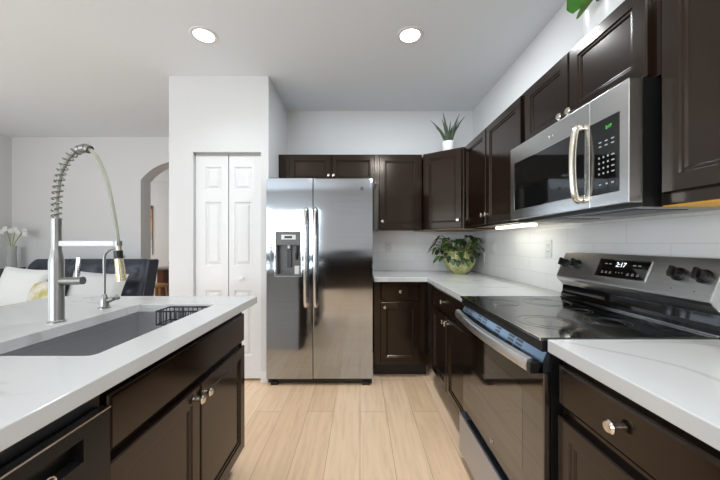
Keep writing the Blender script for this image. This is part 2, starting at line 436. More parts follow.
# backsplashes
struct('trim_1', box(BM(), 0.12, XR-0.008, YB-0.008, YB, 0.90, 1.36), 'tileback')
struct('trim_2', box(BM(), XR-0.008, XR, 0.45, YB-0.008, 0.90, 1.42), 'tileright')
# baseboards
struct('baseboard_closet', box(box(BM(), CX0, DX0-0.0, CY-0.014, CY, 0, 0.10), DX1, CX1, CY-0.014, CY, 0, 0.10), 'trim', bevel=0.004)
struct('baseboard_living', box(box(BM(), XL, AX0, YL-0.014, YL, 0, 0.10), AX1, CX0, YL-0.014, YL, 0, 0.10), 'trim', bevel=0.004)
# bifold closet door
dr = bpy.data.objects.new('door_1', None); COL.objects.link(dr); dr.location = (DX0, CY, 0); dr['kind'] = 'structure'
DW = DX1-DX0
def nest(bm, x0, x1, z0, z1, rings, flip=1):
    """front made of nested rectangles: rings = [(inset, y)...]; the last is filled"""
    prev = None
    for ins, y in rings:
        q = [bm.verts.new((x, y, z)) for x, z in ((x0+ins, z0+ins), (x1-ins, z0+ins), (x1-ins, z1-ins), (x0+ins, z1-ins))]
        if prev:
            for i in range(4): bm.faces.new((prev[i], prev[(i+1) % 4], q[(i+1) % 4], q[i]))
        prev = q
    bm.faces.new(prev)
for k in range(2):
    w = DW/2-0.008; x0 = 0.006+k*(DW/2); xs0 = x0+0.085; xs1 = x0+w-0.085
    if k == 0: xs0, xs1 = x0+0.088, x0+w-0.06
    if k == 1: xs0, xs1 = x0+0.045, x0+w-0.088
    zs = [(0.22, 0.80), (1.02, 1.585), (1.69, 1.895)]
    b = BM(); yf, yb = 0.03, 0.06; z0d, z1d = 0.02, DZ-0.022
    # stiles and rails around three raised panels
    box(b, x0, xs0, yf, yb, z0d, z1d); box(b, xs1, x0+w, yf, yb, z0d, z1d)
    zz = [z0d]+[z for p in zs for z in p]+[z1d]
    for i in range(0, len(zz), 2): box(b, xs0, xs1, yf, yb, zz[i], zz[i+1])
    for (p, q) in zs: nest(b, xs0, xs1, p, q, [(0, yf), (0.009, yf+0.010), (0.020, yf+0.010), (0.036, yf+0.001)])
    leaf = struct('door_leaf', b, 'trim', dr)
    if k == 1:
        kb = lathe(BM(), [(0, 0), (0.009, 0), (0.009, 0.012), (0.019, 0.02), (0.019, 0.03), (0.01, 0.036), (0, 0.036)], 20,
                   Matrix.Translation((x0+0.115, yf, 0.905)) @ Matrix.Rotation(PI/2, 4, 'X'))
        obj('door_knob', kb, 'trim', leaf, smooth=True)
struct('door_track', box(BM(), 0.0, DW, 0.025, 0.07, DZ-0.02, DZ), 'brush', dr)
struct('closet_back', box(BM(), 0.0, DW, 0.085, 0.10, 0.0, DZ), 'wall', dr)

# ---------------------------------------------------------------- cabinets
def knob(parent, x, z, y=0.0):
    b = lathe(BM(), [(0, 0), (0.0085, 0), (0.0075, 0.010), (0.008, 0.014), (0.0155, 0.019), (0.0165, 0.024), (0.0125, 0.029), (0, 0.031)], 20,
              Matrix.Translation((x, y, z)) @ Matrix.Rotation(PI/2, 4, 'X'))
    return obj('knob', b, 'nickel', parent, smooth=True)
def door(parent, x0, x1, z0, z1, kx=None, kz=None, name='door', fw=0.052):
    b = BM(); yb = 0.019
    back = [b.verts.new((x, yb, z)) for x, z in ((x0, z0), (x1, z0), (x1, z1), (x0, z1))]
    ring = [(0.0, 0.004), (0.004, 0.0), (fw, 0.0), (fw+0.004, 0.005), (fw+0.012, 0.0055), (fw+0.017, 0.011)]
    prev = back
    for ins, y in ring:
        q = [b.verts.new((x, y, z)) for x, z in ((x0+ins, z0+ins), (x1-ins, z0+ins), (x1-ins, z1-ins), (x0+ins, z1-ins))]
        for i in range(4): b.faces.new((prev[i], prev[(i+1) % 4], q[(i+1) % 4], q[i]))
        prev = q
    b.faces.new(prev); b.faces.new(back[::-1])
    d = obj(name, b, 'cab', parent)
    if kx is not None: knob(d, kx, kz)
    return d
def drawer(parent, x0, x1, z0, z1, kx=None, kz=None, name='drawer_front'):
    b = BM(); yb = 0.019
    back = [b.verts.new((x, yb, z)) for x, z in ((x0, z0), (x1, z0), (x1, z1), (x0, z1))]
    prev = back
    for ins, y in ((0.0, 0.007), (0.004, 0.0035), (0.010, 0.0)):
        q = [b.verts.new((x, y, z)) for x, z in ((x0+ins, z0+ins), (x1-ins, z0+ins), (x1-ins, z1-ins), (x0+ins, z1-ins))]
        for i in range(4): b.faces.new((prev[i], prev[(i+1) % 4], q[(i+1) % 4], q[i]))
        prev = q
    b.faces.new(prev); b.faces.new(back[::-1])
    d = obj(name, b, 'cab', parent)
    if kx is not None: knob(d, kx, kz)
    return d
def upper(label, loc, rotz, w, dep, z0, z1, under='rawdark', name='upper_cabinet'):
    t = thing(name, label, 'cabinet', (loc[0], loc[1], z0), rotz, 'dark wall cabinets')
    h = z1-z0
    b = BM(); box(b, 0, w, 0.04, dep, 0.012, h); box(b, 0, w, 0.02, 0.04, 0, h); box(b, 0, 0.016, 0.04, dep, 0, 0.012); box(b, w-0.016, w, 0.04, dep, 0, 0.012)
    obj('body', b, 'cab', t)
    if under == 'rawwood': obj('underside', box(BM(), 0.0, w, 0.024, dep, -0.003, 0.0), 'underyellow', t)
    else: obj('underside', box(BM(), 0.016, w-0.016, 0.04, dep, 0.009, 0.0118), under, t)
    return t
def base(label, loc, rotz, w, dep, hollow=False):
    t = thing('base_cabinet', label, 'cabinet', (loc[0], loc[1], 0), rotz, 'dark base cabinets')
    b = BM()
    if hollow:
        box(b, 0, 0.018, 0.04, dep, 0.115, 0.874); box(b, w-0.018, w, 0.04, dep, 0.115, 0.874); box(b, 0.018, w-0.018, 0.04, dep, 0.115, 0.133)
        box(b, 0.018, w-0.018, dep-0.01, dep, 0.133, 0.874); box(b, 0, w, 0.02, 0.04, 0.115, 0.15); box(b, 0, w, 0.02, 0.04, 0.66, 0.71); box(b, 0, w, 0.02, 0.04, 0.82, 0.874)
        box(b, 0, 0.04, 0.02, 0.04, 0.15, 0.82); box(b, w-0.04, w, 0.02, 0.04, 0.15, 0.82); box(b, w/2-0.03, w/2+0.03, 0.02, 0.04, 0.15, 0.66)
    else:
        box(b, 0, w, 0.02, dep, 0.115, 0.874)
    obj('body', b, 'cab', t)
    obj('toe_kick', box(BM(), 0, w, 0.085, dep, 0, 0.115), 'kick', t)
    return t
ZU0, ZU1, BF = 1.345, 2.09, 2.97     # BF: front of the back wall's cabinets
R_ = -PI/2           # rotation of cabinets on the right wall
# back wall
t = upper('short two-door dark cabinet above the refrigerator', (CX1+0.002, BF), 0, 0.17-CX1-0.004, YB-BF-0.002, 1.80, ZU1)
o = CX1+0.002
door(t, -0.69-o, -0.285-o, 0.015, 0.275, -0.305-o, 0.078, fw=0.045); door(t, -0.275-o, 0.145-o, 0.015, 0.275, -0.257-o, 0.078, fw=0.045)
t = upper('single-door dark wall cabinet between refrigerator and corner cabinet', (0.17, BF), 0, 0.438, YB-BF-0.002, ZU0, ZU1)
door(t, 0.02, 0.425, 0.015, 0.73, 0.048, 0.085)
# diagonal corner cabinet
DA = math.atan2(BF-2.73, 0.32)
t = thing('upper_cabinet', 'diagonal corner wall cabinet with the spiky potted plant on top', 'cabinet', (0.61, BF, ZU0), -DA, 'dark wall cabinets')
WD = math.hypot(BF-2.73, 0.32)
def loc45(x, y):
    dx, dy = x-0.61, y-BF; c, s_ = math.cos(DA), math.sin(DA)
    return (dx*c-dy*s_, dx*s_+dy*c)
poly = [loc45(0.612, 3.358), loc45(0.612, BF), loc45(0.93, 2.732), loc45(1.248, 2.732), loc45(1.248, 3.358)]
poly = [(p[0], max(p[1], 0.02)) for p in poly]
obj('body', prism(BM(), poly, 'z', 0.004, ZU1-ZU0), 'cab', t)
obj('underside', prism(BM(), poly, 'z', 0.0, 0.004), 'rawdark', t)
door(t, 0.018, WD-0.018, 0.015, 0.73, WD-0.048, 0.085)
# right wall
t = upper('two-door dark wall cabinet between corner cabinet and microwave', (0.93, 2.73), R_, 2.73-1.742, 0.318, ZU0, ZU1)
door(t, 0.02, 0.472, 0.015, 0.73, 0.444, 0.085); door(t, 0.488, 0.965, 0.015, 0.73, 0.516, 0.085)
t = upper('short two-door dark cabinet above the microwave', (0.93, 1.740), R_, 0.78, 0.318, 1.754, ZU1, 'rawdark')
door(t, 0.025, 0.378, 0.012, 0.322, 0.352, 0.042, fw=0.05); door(t, 0.386, 0.752, 0.012, 0.322, 0.412, 0.042, fw=0.05)
t = upper('dark wall cabinet nearest the viewer, over the near counter', (0.93, 0.958), R_, 0.46, 0.318, 1.337, ZU1, 'rawwood')
door(t, 0.018, 0.442, 0.035, 0.735)
# base cabinets
t = base('narrow dark base cabinet with one drawer and one door beside refrigerator', (0.13, 2.74), 0, 0.486, 0.618)
door(t, 0.055, 0.405, 0.135, 0.685, 0.092, 0.645); drawer(t, 0.055, 0.405, 0.706, 0.862, 0.232, 0.784)
t = base('dark base cabinet with wide drawer and two doors beyond the range', (0.62, 2.70), R_, 0.95, 0.628)
door(t, 0.09, 0.505, 0.135, 0.685, 0.478, 0.645); door(t, 0.517, 0.935, 0.135, 0.685, 0.544, 0.645); drawer(t, 0.09, 0.935, 0.706, 0.862, 0.45, 0.784)
t = base('dark base cabinet with drawer and door under the near counter', (0.62, 0.960), R_, 0.47, 0.628)
door(t, 0.004, 0.462, 0.135, 0.682); drawer(t, 0.004, 0.462, 0.715, 0.842, 0.232, 0.78)
# island sink base
t = base('island sink cabinet with two dark doors and plain panel above', (-0.62, 0.742), PI/2, 0.904, 0.60, hollow=True)
door(t, 0.01, 0.438, 0.125, 0.672, 0.413, 0.625); door(t, 0.448, 0.894, 0.125, 0.672, 0.473, 0.625); drawer(t, 0.01, 0.894, 0.696, 0.842, name='false_front')
# island back panel on the living room side
tag(obj('island_panel', box(box(BM(), -1.27, -1.225, 0.14, 1.662, 0, 0.874), -1.225, -0.715, 1.648, 1.662, 0, 0.874), 'wall'), 'white panelled back and added unseen end of the island, under the overhanging countertop', 'panel')  # white end added out of view to lighten the refrigerator's reflection

# ---------------------------------------------------------------- countertops
def slab(name, label, poly, group='white quartz countertops', hole=None):
    b = BM()
    if hole is None: prism(b, poly, 'z', 0.875, 0.915)
    else:
        (x0, y0), (x1, y1) = poly[0], poly[2]; hx0, hy0, hx1, hy1 = hole
        O = [(x0, y0), (x1, y0), (x1, y1), (x0, y1)]; r = 0.02; I = []
        for cx, cy, a in ((hx0+r, hy0+r, PI), (hx1-r, hy0+r, 1.5*PI), (hx1-r, hy1-r, 0), (hx0+r, hy1-r, PI/2)):
            I.append([(cx+r*math.cos(a+PI/2*k/4), cy+r*math.sin(a+PI/2*k/4)) for k in range(5)])
        lay = []
        for z in (0.875, 0.915):
            ov = [b.verts.new((*p, z)) for p in O]; iv = [[b.verts.new((*p, z)) for p in c] for c in I]
            for i in range(4):
                j = (i+1) % 4
                b.faces.new([ov[i], ov[j], iv[j][0], iv[i][4]])
                for k in range(4): b.faces.new([ov[i], iv[i][k+1], iv[i][k]])
            lay.append((ov, [v for c in iv for v in c]))
        for a, c in ((lay[0][0], lay[1][0]), (lay[0][1], lay[1][1])):
            n = len(a)
            for i in range(n): b.faces.new((a[i], a[(i+1) % n], c[(i+1) % n], c[i]))
    return tag(obj(name, b, 'quartz', bevel=0.003), label, 'countertop', group)
slab('countertop', 'L-shaped white quartz countertop in the far corner under the leafy plant', [(0.125, 2.69), (0.594, 2.69), (0.594, 1.746), (1.241, 1.746), (1.241, 3.351), (0.125, 3.351)])
slab('countertop', 'white quartz countertop nearest the viewer, with grey vein, beside the range', [(0.594, 0.47), (1.241, 0.47), (1.241, 0.964), (0.594, 0.964)])
SX0, SX1, SY0, SY1 = -1.1075, -0.7225, 0.824, 1.52
slab('countertop', 'white quartz island countertop holding the sink and faucets', [(-1.743, 0.10), (-0.591, 0.10), (-0.591, 1.749), (-1.743, 1.749)], hole=(SX0, SY0, SX1, SY1))

# ---------------------------------------------------------------- sink, caddy, faucets, dishwasher
sk = thing('kitchen_sink', 'deep undermount stainless sink set in the island', 'sink', ((SX0+SX1)/2, (SY0+SY1)/2, 0.66))
b = BM(); w, d, h, th = (SX1-SX0)/2+0.004, (SY1-SY0)/2+0.004, 0.214, 0.004
box(b, -w-th, w+th, -d-th, d+th, -th, 0)
box(b, -w-th, -w, -d, d, 0, h); box(b, w, w+th, -d, d, 0, h); box(b, -w-th, w+th, -d-th, -d, 0, h); box(b, -w-th, w+th, d, d+th, 0, h)
obj('basin', b, 'sinksteel', sk)
obj('drain', lathe(BM(), [(0, 0.0), (0.02, 0.0), (0.022, 0.004), (0.045, 0.004), (0.055, 0.0005), (0.055, -0.002), (0, -0.002)], 28, Matrix.Translation((0, 0.15, 0.002))), 'chrome', sk, smooth=True)
cdy = thing('sink_caddy', 'black wire caddy hanging inside the sink at its far end', 'caddy', (-0.835, 1.448, 0.838))
b = BM(); x0, x1, y0, y1, zt = -0.105, 0.10, -0.046, 0.055, 0.066
for z, r in ((zt, 0.004), (0.004, 0.003)):
    for p, q in (((x0, y0), (x1, y0)), ((x1, y0), (x1, y1)), ((x1, y1), (x0, y1)), ((x0, y1), (x0, y0))):
        sweep(b, [(*p, z), (*q, z)], r, 8)
obj('rim', b, 'black', cdy)
b = BM()
for i in range(10):
    x = x0+(x1-x0)*i/9
    for y in (y0, y1): sweep(b, [(x, y, 0.004), (x, y, zt)], 0.0022, 6)
    sweep(b, [(x, y0, 0.004), (x, y1, 0.004)], 0.0022, 6)
for i in range(1, 4):
    y = y0+(y1-y0)*i/4
    for x in (x0, x1): sweep(b, [(x, y, 0.004), (x, y, zt)], 0.0022, 6)
obj('wires', b, 'black', cdy)
for x in (-0.05, 0.05): obj('hook', sweep(BM(), [(x, y1, zt), (x, 0.066, zt), (x, 0.0655, 0.01)], 0.002, 8), 'black', cdy)

FX, FY = -1.172, 1.174
fs = 304/FY
def fp(px, py, dy=0.0):
    """faucet profile point, relative to the faucet's foot"""
    return ((px-58)/fs, dy, 1.22-(py-243)/fs-0.915)
fc = thing('kitchen_faucet', 'tall spring pull-down faucet standing behind the sink', 'faucet', (FX, FY, 0.915))
z1 = fp(58, 258)[2]; z2 = fp(58, 252)[2]; z3 = fp(58, 219)[2]
obj('base', lathe(BM(), [(0, 0), (0.028, 0), (0.028, 0.004), (0.0245, 0.007), (0.0235, 0.010), (0.0235, z1-0.012), (0.0208, z1), (0.0165, z2+0.006), (0.0155, z2+0.010), (0.0155, z3), (0, z3)], 32), 'brush', fc, smooth=True)
path = spline([fp(58, 219), fp(58, 205), fp(59.2, 190), fp(62.5, 173), fp(68.5, 160.5), fp(76.5, 152), fp(85, 148.5), fp(90, 149), fp(97, 155), fp(104, 169), fp(110, 188), fp(115.5, 215), fp(120.5, 248)], 10)
nsp = 10*7
obj('hose', sweep(BM(), path, 0.0075, 12), 'hose', fc, smooth=True)
F = frames(path[:nsp+1]); dens = []
cum = [0]
for i in range(1, len(F)): cum.append(cum[-1]+(F[i][0]-F[i-1][0]).length)
turns = 15; coil = []; NP = turns*14
for k in range(NP+1):
    s = cum[-1]*(k/NP); i = max(j for j in range(len(cum)) if cum[j] <= s+1e-9); i = min(i, len(F)-2)
    f = (s-cum[i])/max(1e-9, cum[i+1]-cum[i]); p = F[i][0].lerp(F[i+1][0], f)
    u = F[i][2].lerp(F[i+1][2], f).normalized(); w_ = F[i][3].lerp(F[i+1][3], f).normalized(); a = 2*PI*k/14
    coil.append(p + u*(0.0150*math.cos(a)) + w_*(0.0150*math.sin(a)))
obj('spring', sweep(BM(), coil, 0.0024, 8), 'coil', fc, smooth=True)
obj('collar', sweep(BM(), [path[i] for i in range(nsp-16, nsp+3, 3)], 0.0160, 20), 'brush', fc, smooth=True)
ah = fp(58, 243.5)[2]
b = box(BM(), 0.012, 0.228, -0.007, 0.007, ah-0.011, ah+0.010)
obj('docking_arm', b, 'white', fc, bevel=0.003)  # steel arm; its bright reflection is painted as plain white
b = lathe(BM(), [(0.010, -0.010), (0.0135, -0.010), (0.0135, 0.010), (0.010, 0.010)], 24, Matrix.Translation((fp(119.5, 244)[0], 0, ah)))
obj('docking_ring', b, 'brush', fc, smooth=True)
hd = sweep(BM(), [fp(120, 246), fp(120.5, 251)], 0.0095, 20)
obj('head_neck', hd, 'brass', fc, smooth=True)
obj('head_band', sweep(BM(), [fp(119.6, 250.5), fp(120.3, 258.5)], 0.0152, 24), 'black', fc, smooth=True)
b = BM()
p0, p1 = Vector(fp(120.4, 258)), Vector(fp(123, 281)); ax = (p1-p0).normalized()
sweep(b, [p0, p1], [0.0130, 0.0158], 24)
u = ax.orthogonal().normalized(); v = ax.cross(u)
for k in range(16):
    dcr = u*math.cos(2*PI*k/16)+v*math.sin(2*PI*k/16)
    sweep(b, [p0+dcr*0.0130, p1-ax*0.002+dcr*0.0158], 0.0010, 6)
obj('spray_head', b, 'brass', fc, smooth=True)
lv = sweep(BM(), [fp(62, 281), fp(78, 281), fp(84.5, 280.5)], 0.0150, 20)
lo = obj('valve', lv, 'brush', fc, smooth=True)
obj('lever', sweep(BM(), [fp(79, 277), fp(79.5, 266), fp(80, 257.5)], [0.009, 0.0105, 0.009], 14, flat=0.35, up=(0, 1, 0)), 'chrome', lo, smooth=True)

ff = thing('filter_faucet', 'small gooseneck water faucet behind the far part of the sink', 'faucet', (-1.20, 1.427, 0.915))
obj('base', lathe(BM(), [(0, 0), (0.025, 0), (0.025, 0.004), (0.0195, 0.009), (0.0175, 0.035), (0.012, 0.055), (0.007, 0.066), (0, 0.066)], 24), 'brush', ff, smooth=True)
b = sweep(BM(), spline([(0, 0, 0.06), (0, 0, 0.15), (0, 0, 0.235), (0.012, 0, 0.262), (0.036, 0, 0.277), (0.066, 0, 0.274), (0.088, 0, 0.25), (0.092, 0, 0.235)], 8), 0.0058, 14)
obj('spout', b, 'brush', ff, smooth=True)
b = sweep(BM(), [(0.018, 0, 0.035), (0.045, 0, 0.045)], 0.011, 14)
sweep(b, spline([(0.04, 0, 0.046), (0.056, 0, 0.058), (0.072, -0.01, 0.047)], 5), [0.007]*5+[0.0065]*5+[0.009], 12)
obj('lever', b, 'brush', ff, smooth=True)

dw = thing('dishwasher', 'black dishwasher in the island next to the sink cabinet', 'dishwasher', (-0.60, 0.13, 0), PI/2)
obj('body', box(BM(), 0.0, 0.605, 0.03, 0.60, 0.0, 0.866), 'black', dw)
b = BM(); box(b, 0.004, 0.60, 0.0, 0.029, 0.11, 0.745); box(b, 0.004, 0.60, 0.0, 0.029, 0.795, 0.826); box(b, 0.53, 0.60, 0.0, 0.029, 0.745, 0.795); box(b, 0.004, 0.08, 0.0, 0.029, 0.745, 0.795); box(b, 0.08, 0.53, 0.0285, 0.029, 0.745, 0.795)
dd = obj('door', b, 'dwblack', dw)
obj('top_trim', box(BM(), 0.004, 0.60, -0.002, 0.02, 0.826, 0.830), 'chrome', dd)
mb = Matrix.Translation((0.455, -0.001, 0.752)) @ Matrix.Rotation(PI/2, 4, 'X')
b = torus(BM(), 0.014, 0.0016, mb); o = text_bm('GE', 0.014, mb, 0.3); me = bpy.data.meshes.new('t'); o.to_mesh(me); o.free(); b.from_mesh(me)
obj('badge', b, 'chrome', dd)

# ---------------------------------------------------------------- refrigerator
fr = thing('refrigerator', 'stainless side-by-side refrigerator with ice and water dispenser', 'refrigerator', (-0.798, 2.594, 0))
FW = 0.911
obj('body', box(BM(), 0.006, FW-0.006, 0.075, 0.745, 0.012, 1.768), 'black', fr, bevel=0.004)
obj('kick_grille', box(BM(), 0.012, FW-0.012, 0.03, 0.075, 0.018, 0.058), 'black', fr)
for x in (0.03, FW-0.09): obj('foot', box(BM(), x, x+0.06, 0.012, 0.07, 0.0, 0.03), 'black', fr, bevel=0.004)
for x in (0.01, FW-0.09): obj('hinge_cover', box(BM(), x, x+0.08, 0.02, 0.12, 1.768, 1.784), 'black', fr, bevel=0.004)
SPL = 0.396
# freezer door with a hole for the dispenser
px2x = lambda px: (px-360)/117.2+0.798
dx0, dx1 = px2x(275.5), px2x(301); dz0, dz1 = 1.22-(276-243)/117.2, 1.22-(231.5-243)/117.2
b = BM(); zt, zb = 1.772, 0.060
box(b, 0.0, dx0, 0, 0.068, zb, zt); box(b, dx1, SPL-0.003, 0, 0.068, zb, zt); box(b, dx0, dx1, 0, 0.068, zb, dz0); box(b, dx0, dx1, 0, 0.068, dz1, zt)
bmesh.ops.remove_doubles(b, verts=b.verts, dist=1e-5)
fd = obj('freezer_door', b, 'steel', fr)
b = box(BM(), SPL+0.003, FW, 0, 0.068, zb, zt)
rd = obj('fresh_food_door', b, 'steel', fr, bevel=0.006)
def fhandle(par, x, name='handle'):
    za, zc = 1.22-(308-243)/117.2, 1.22-(207-243)/117.2
    b = sweep(BM(), spline([(x, 0.0, za+0.02), (x, -0.040, za+0.03), (x, -0.056, za+0.12), (x, -0.062, (za+zc)/2), (x, -0.056, zc-0.12), (x, -0.040, zc-0.03), (x, 0.0, zc-0.02)], 6), 0.0155, 14)
    obj(name, b, 'chrome', par, smooth=True)
fhandle(fd, px2x(306.5)); fhandle(rd, px2x(316.0))
dp = obj('dispenser', (lambda b: (box(b, dx0, dx1, 0.060, 0.066, dz0, dz1), box(b, dx0, dx0+0.012, 0.0, 0.06, dz0, dz1), box(b, dx1-0.012, dx1, 0.0, 0.06, dz0, dz1), box(b, dx0+0.012, dx1-0.012, 0, 0.06, dz0, dz0+0.012), box(b, dx0+0.012, dx1-0.012, -0.002, 0.06, dz1-0.115, dz1), b)[-1])(BM()), plain('dispenser_grey', (0.10, 0.10, 0.10), 0.35), fr)
bz = BM(); g = 0.008
for (xa, xb, za, zc) in ((dx0-g, dx0, dz0-g, dz1+g), (dx1, dx1+g, dz0-g, dz1+g), (dx0, dx1, dz0-g, dz0), (dx0, dx1, dz1, dz1+g)): box(bz, xa, xb, -0.006, 0.004, za, zc)
obj('bezel', bz, 'chrome', dp)
obj('display_frame', box(BM(), dx0+0.05, dx1-0.045, -0.004, 0.0, dz1-0.068, dz1-0.028), 'white', dp)
obj('display', box(BM(), dx0+0.077, dx1-0.075, -0.0055, -0.004, dz1-0.058, dz1-0.038), 'black', dp)
obj('nozzle', lathe(BM(), [(0, 0), (0.012, 0), (0.014, 0.03), (0, 0.03)], 16, Matrix.Translation(((dx0+dx1)/2, 0.03, dz1-0.145))), 'white', dp, smooth=True)
obj('paddle', box(BM(), (dx0+dx1)/2-0.02, (dx0+dx1)/2+0.02, 0.045, 0.056, dz0+0.07, dz1-0.15), 'black', dp, bevel=0.004)
obj('water_paddle', sweep(BM(), [(dx1-0.035, 0.02, dz1-0.12), (dx1-0.038, 0.012, dz1-0.2), (dx1-0.045, 0.03, dz1-0.24)], [0.008, 0.013, 0.008], 12), 'black', dp, smooth=True)
obj('light_patch', box(BM(), dx1-0.062, dx1-0.02, 0.03, 0.055, dz0+0.012, dz0+0.085), 'white', dp, bevel=0.004)
def ge(par, mat4, r, mat='chrome', back=None):
    b = torus(BM(), r, r*0.10, mat4)
    t_ = text_bm('GE', r*1.05, mat4, 0.3); me = bpy.data.meshes.new('t'); t_.to_mesh(me); t_.free(); b.from_mesh(me); bpy.data.meshes.remove(me)
    o = obj('badge', b, mat, par)
    if back: obj('badge_disc', lathe(BM(), [(0, -0.001), (r, -0.001), (r, 0.0), (0, 0.0)], 24, mat4), back, par)
    return o
ge(rd, Matrix.Translation((px2x(361.8), -0.0015, 1.22+(243-188.5)/117.2)) @ Matrix.Rotation(PI/2, 4, 'X'), 0.014, 'chrome', 'black')

# ---------------------------------------------------------------- range
Y0, Y1 = 0.972, 1.738
rg = thing('range', 'freestanding electric range with black glass cooktop and oven door', 'stove', (0.59, 1.355, 0))
def X(v): return v-0.59
def Yl(v): return v-1.355
obj('body', box(BM(), X(0.612), X(1.22), Yl(Y0), Yl(Y1), 0.03, 0.872), 'black', rg)
for x in (0.66, 1.16):
    for y in (Y0+0.05, Y1-0.05): obj('foot', lathe(BM(), [(0, 0), (0.02, 0), (0.016, 0.03), (0, 0.03)], 14, Matrix.Translation((X(x), Yl(y), 0))), 'black', rg)
ct = obj('cooktop', box(BM(), X(0.578), X(1.150), Yl(Y0), Yl(Y1), 0.906, 0.917), 'cookglass', rg, bevel=0.002)
obj('front_trim', box(BM(), X(0.574), X(0.578), Yl(Y0), Yl(Y1), 0.908, 0.9175), 'chrome', ct)
bprint = plain('burner_print', (0.05, 0.05, 0.05), 0.3)
for (x, y, r) in ((0.72, 1.17, 0.105), (0.72, 1.55, 0.085), (0.95, 1.17, 0.075), (0.95, 1.55, 0.105), (0.98, 1.36, 0.05)):
    for rr in (r, r*0.72):
        obj('burner_ring', torus(BM(), rr, 0.0006, Matrix.Translation((X(x), Yl(y), 0.9172)), 40, 4), bprint, ct)
obj('front_frame', box(BM(), X(0.582), X(1.10), Yl(Y0), Yl(Y1), 0.872, 0.906), 'black', rg)
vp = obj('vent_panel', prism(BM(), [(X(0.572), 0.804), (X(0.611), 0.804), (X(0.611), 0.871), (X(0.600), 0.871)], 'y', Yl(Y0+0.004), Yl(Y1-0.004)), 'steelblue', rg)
vt = math.atan2(0.028, 0.067)
for gx in (1.30, 1.44, 1.50, 1.62, 1.13, 1.19, 1.68):
    for k in range(4):
        z = 0.012+k*0.014
        obj('vent_slot', box(BM(), -0.0008, 0.0006, Yl(gx-0.021), Yl(gx+0.021), z, z+0.0078, Matrix.Translation((X(0.572), 0, 0.804)) @ Matrix.Rotation(vt, 4, 'Y')), 'black', vp)
od = obj('oven_door', box(BM(), X(0.588), X(0.611), Yl(Y0+0.003), Yl(Y1-0.003), 0.272, 0.802), 'ovenglass', rg, bevel=0.003)
obj('oven_window', box(BM(), X(0.5872), X(0.5884), Yl(Y0+0.13), Yl(Y1-0.12), 0.40, 0.70), plain('oven_window_glass', (0.020, 0.013, 0.009), 0.05, ior=2.9), od)
# bowed handle
yy = [Y0+0.02+(Y1-Y0-0.03)*i/24 for i in range(25)]
def hx(i): return 0.556-0.022*math.sin(PI*i/24)
b = BM(); rings = []
for i, y in enumerate(yy):
    x = hx(i)
    rings.append([b.verts.new((X(x+dx), Yl(y), z)) for dx, z in ((-0.012, 0.803), (-0.016, 0.822), (-0.010, 0.841), (0.006, 0.845), (0.006, 0.800))])
for a, c in zip(rings, rings[1:]):
    for k in range(5): b.faces.new((a[k], a[(k+1) % 5], c[(k+1) % 5], c[k]))
b.faces.new(rings[0]); b.faces.new(rings[-1][::-1])
hn = obj('handle', b, 'handle', od, smooth=True)
for (ya, yb_) in ((Y0+0.004, Y0+0.02), (Y1-0.02, Y1-0.006)): obj('end_cap', box(BM(), X(0.546), X(0.589), Yl(ya), Yl(yb_), 0.800, 0.836), 'black', od, bevel=0.002)
ge(od, Matrix.Translation((X(0.5868), Yl(1.355), 0.335)) @ Matrix.Rotation(-PI/2, 4, 'Z') @ Matrix.Rotation(PI/2, 4, 'X'), 0.011)
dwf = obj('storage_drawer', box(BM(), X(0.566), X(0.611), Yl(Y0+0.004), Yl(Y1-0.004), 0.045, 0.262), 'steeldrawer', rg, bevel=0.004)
obj('drawer_grip', box(BM(), X(0.575), X(0.606), Yl(Y0+0.1), Yl(Y1-0.1), 0.262, 0.266), 'black', dwf)
# back guard
obj('riser', prism(BM(), [(X(1.150), 0.906), (X(1.150), 0.938), (X(1.157), 0.950), (X(1.160), 0.985), (X(1.22), 0.985), (X(1.22), 0.906)], 'y', Yl(Y0), Yl(Y1)), 'blackglass', rg)
obj('riser_trim', box(BM(), X(1.143), X(1.150), Yl(Y0), Yl(Y1), 0.917, 0.923), 'chrome', rg, bevel=0.001)
cp = obj('control_panel', prism(BM(), [(X(1.177), 1.169), (X(1.122), 1.036), (X(1.122), 1.028), (X(1.130), 1.015), (X(1.160), 0.985), (X(1.232), 0.985), (X(1.232), 1.169)], 'y', Yl(Y0), Yl(Y1)), 'steelrange', rg, bevel=0.003)
# frame on the sloped face: u along -y (towards the viewer), v up the slope, n outwards
sv = Vector((1.177-1.122, 0, 1.169-1.036)).normalized(); su = Vector((0, -1, 0)); sn = su.cross(sv)
if sn.x > 0: sn = -sn
def face(u, v, off=0.0):
    """u metres from the far end, v metres up from the lower edge"""
    p = Vector((X(1.122), Yl(Y1), 1.036)) + su*u + sv*v + sn*off
    m4 = Matrix((su, sv, sn)).transposed().to_4x4(); m4.translation = p
    return m4
SL = 0.144
def pxu(px):  # a column of the panel's middle to metres from the far end (depth from x=1.15)
    return Y1 - 304*1.15/(px-360)
ua, ub = pxu(598.5), pxu(648)
obj('display', box(BM(), ua, ub, 0.034, 0.114, 0.0005, 0.0025, face(0, 0)), 'blackglass', cp)
b = BM()
for (a, c, e, f) in ((ua-0.004, ub+0.004, 0.030, 0.034), (ua-0.004, ub+0.004, 0.114, 0.118), (ua-0.004, ua, 0.034, 0.114), (ub, ub+0.004, 0.034, 0.114)): box(b, a, c, e, f, 0, 0.003, face(0, 0))
obj('display_frame', b, 'chrome', cp)
um = (ua+ub)/2
obj('clock', text_bm('2:17', 0.030, face(um-0.005, 0.092, 0.003)), 'digit', cp)
for (du, v) in ((-0.085, 0.094), (-0.062, 0.094), (0.062, 0.094), (0.085, 0.094)): obj('touch_button', box(BM(), -0.007, 0.007, -0.002, 0.002, 0, 0.0004, face(um+du, v, 0.003)), 'mark', cp)
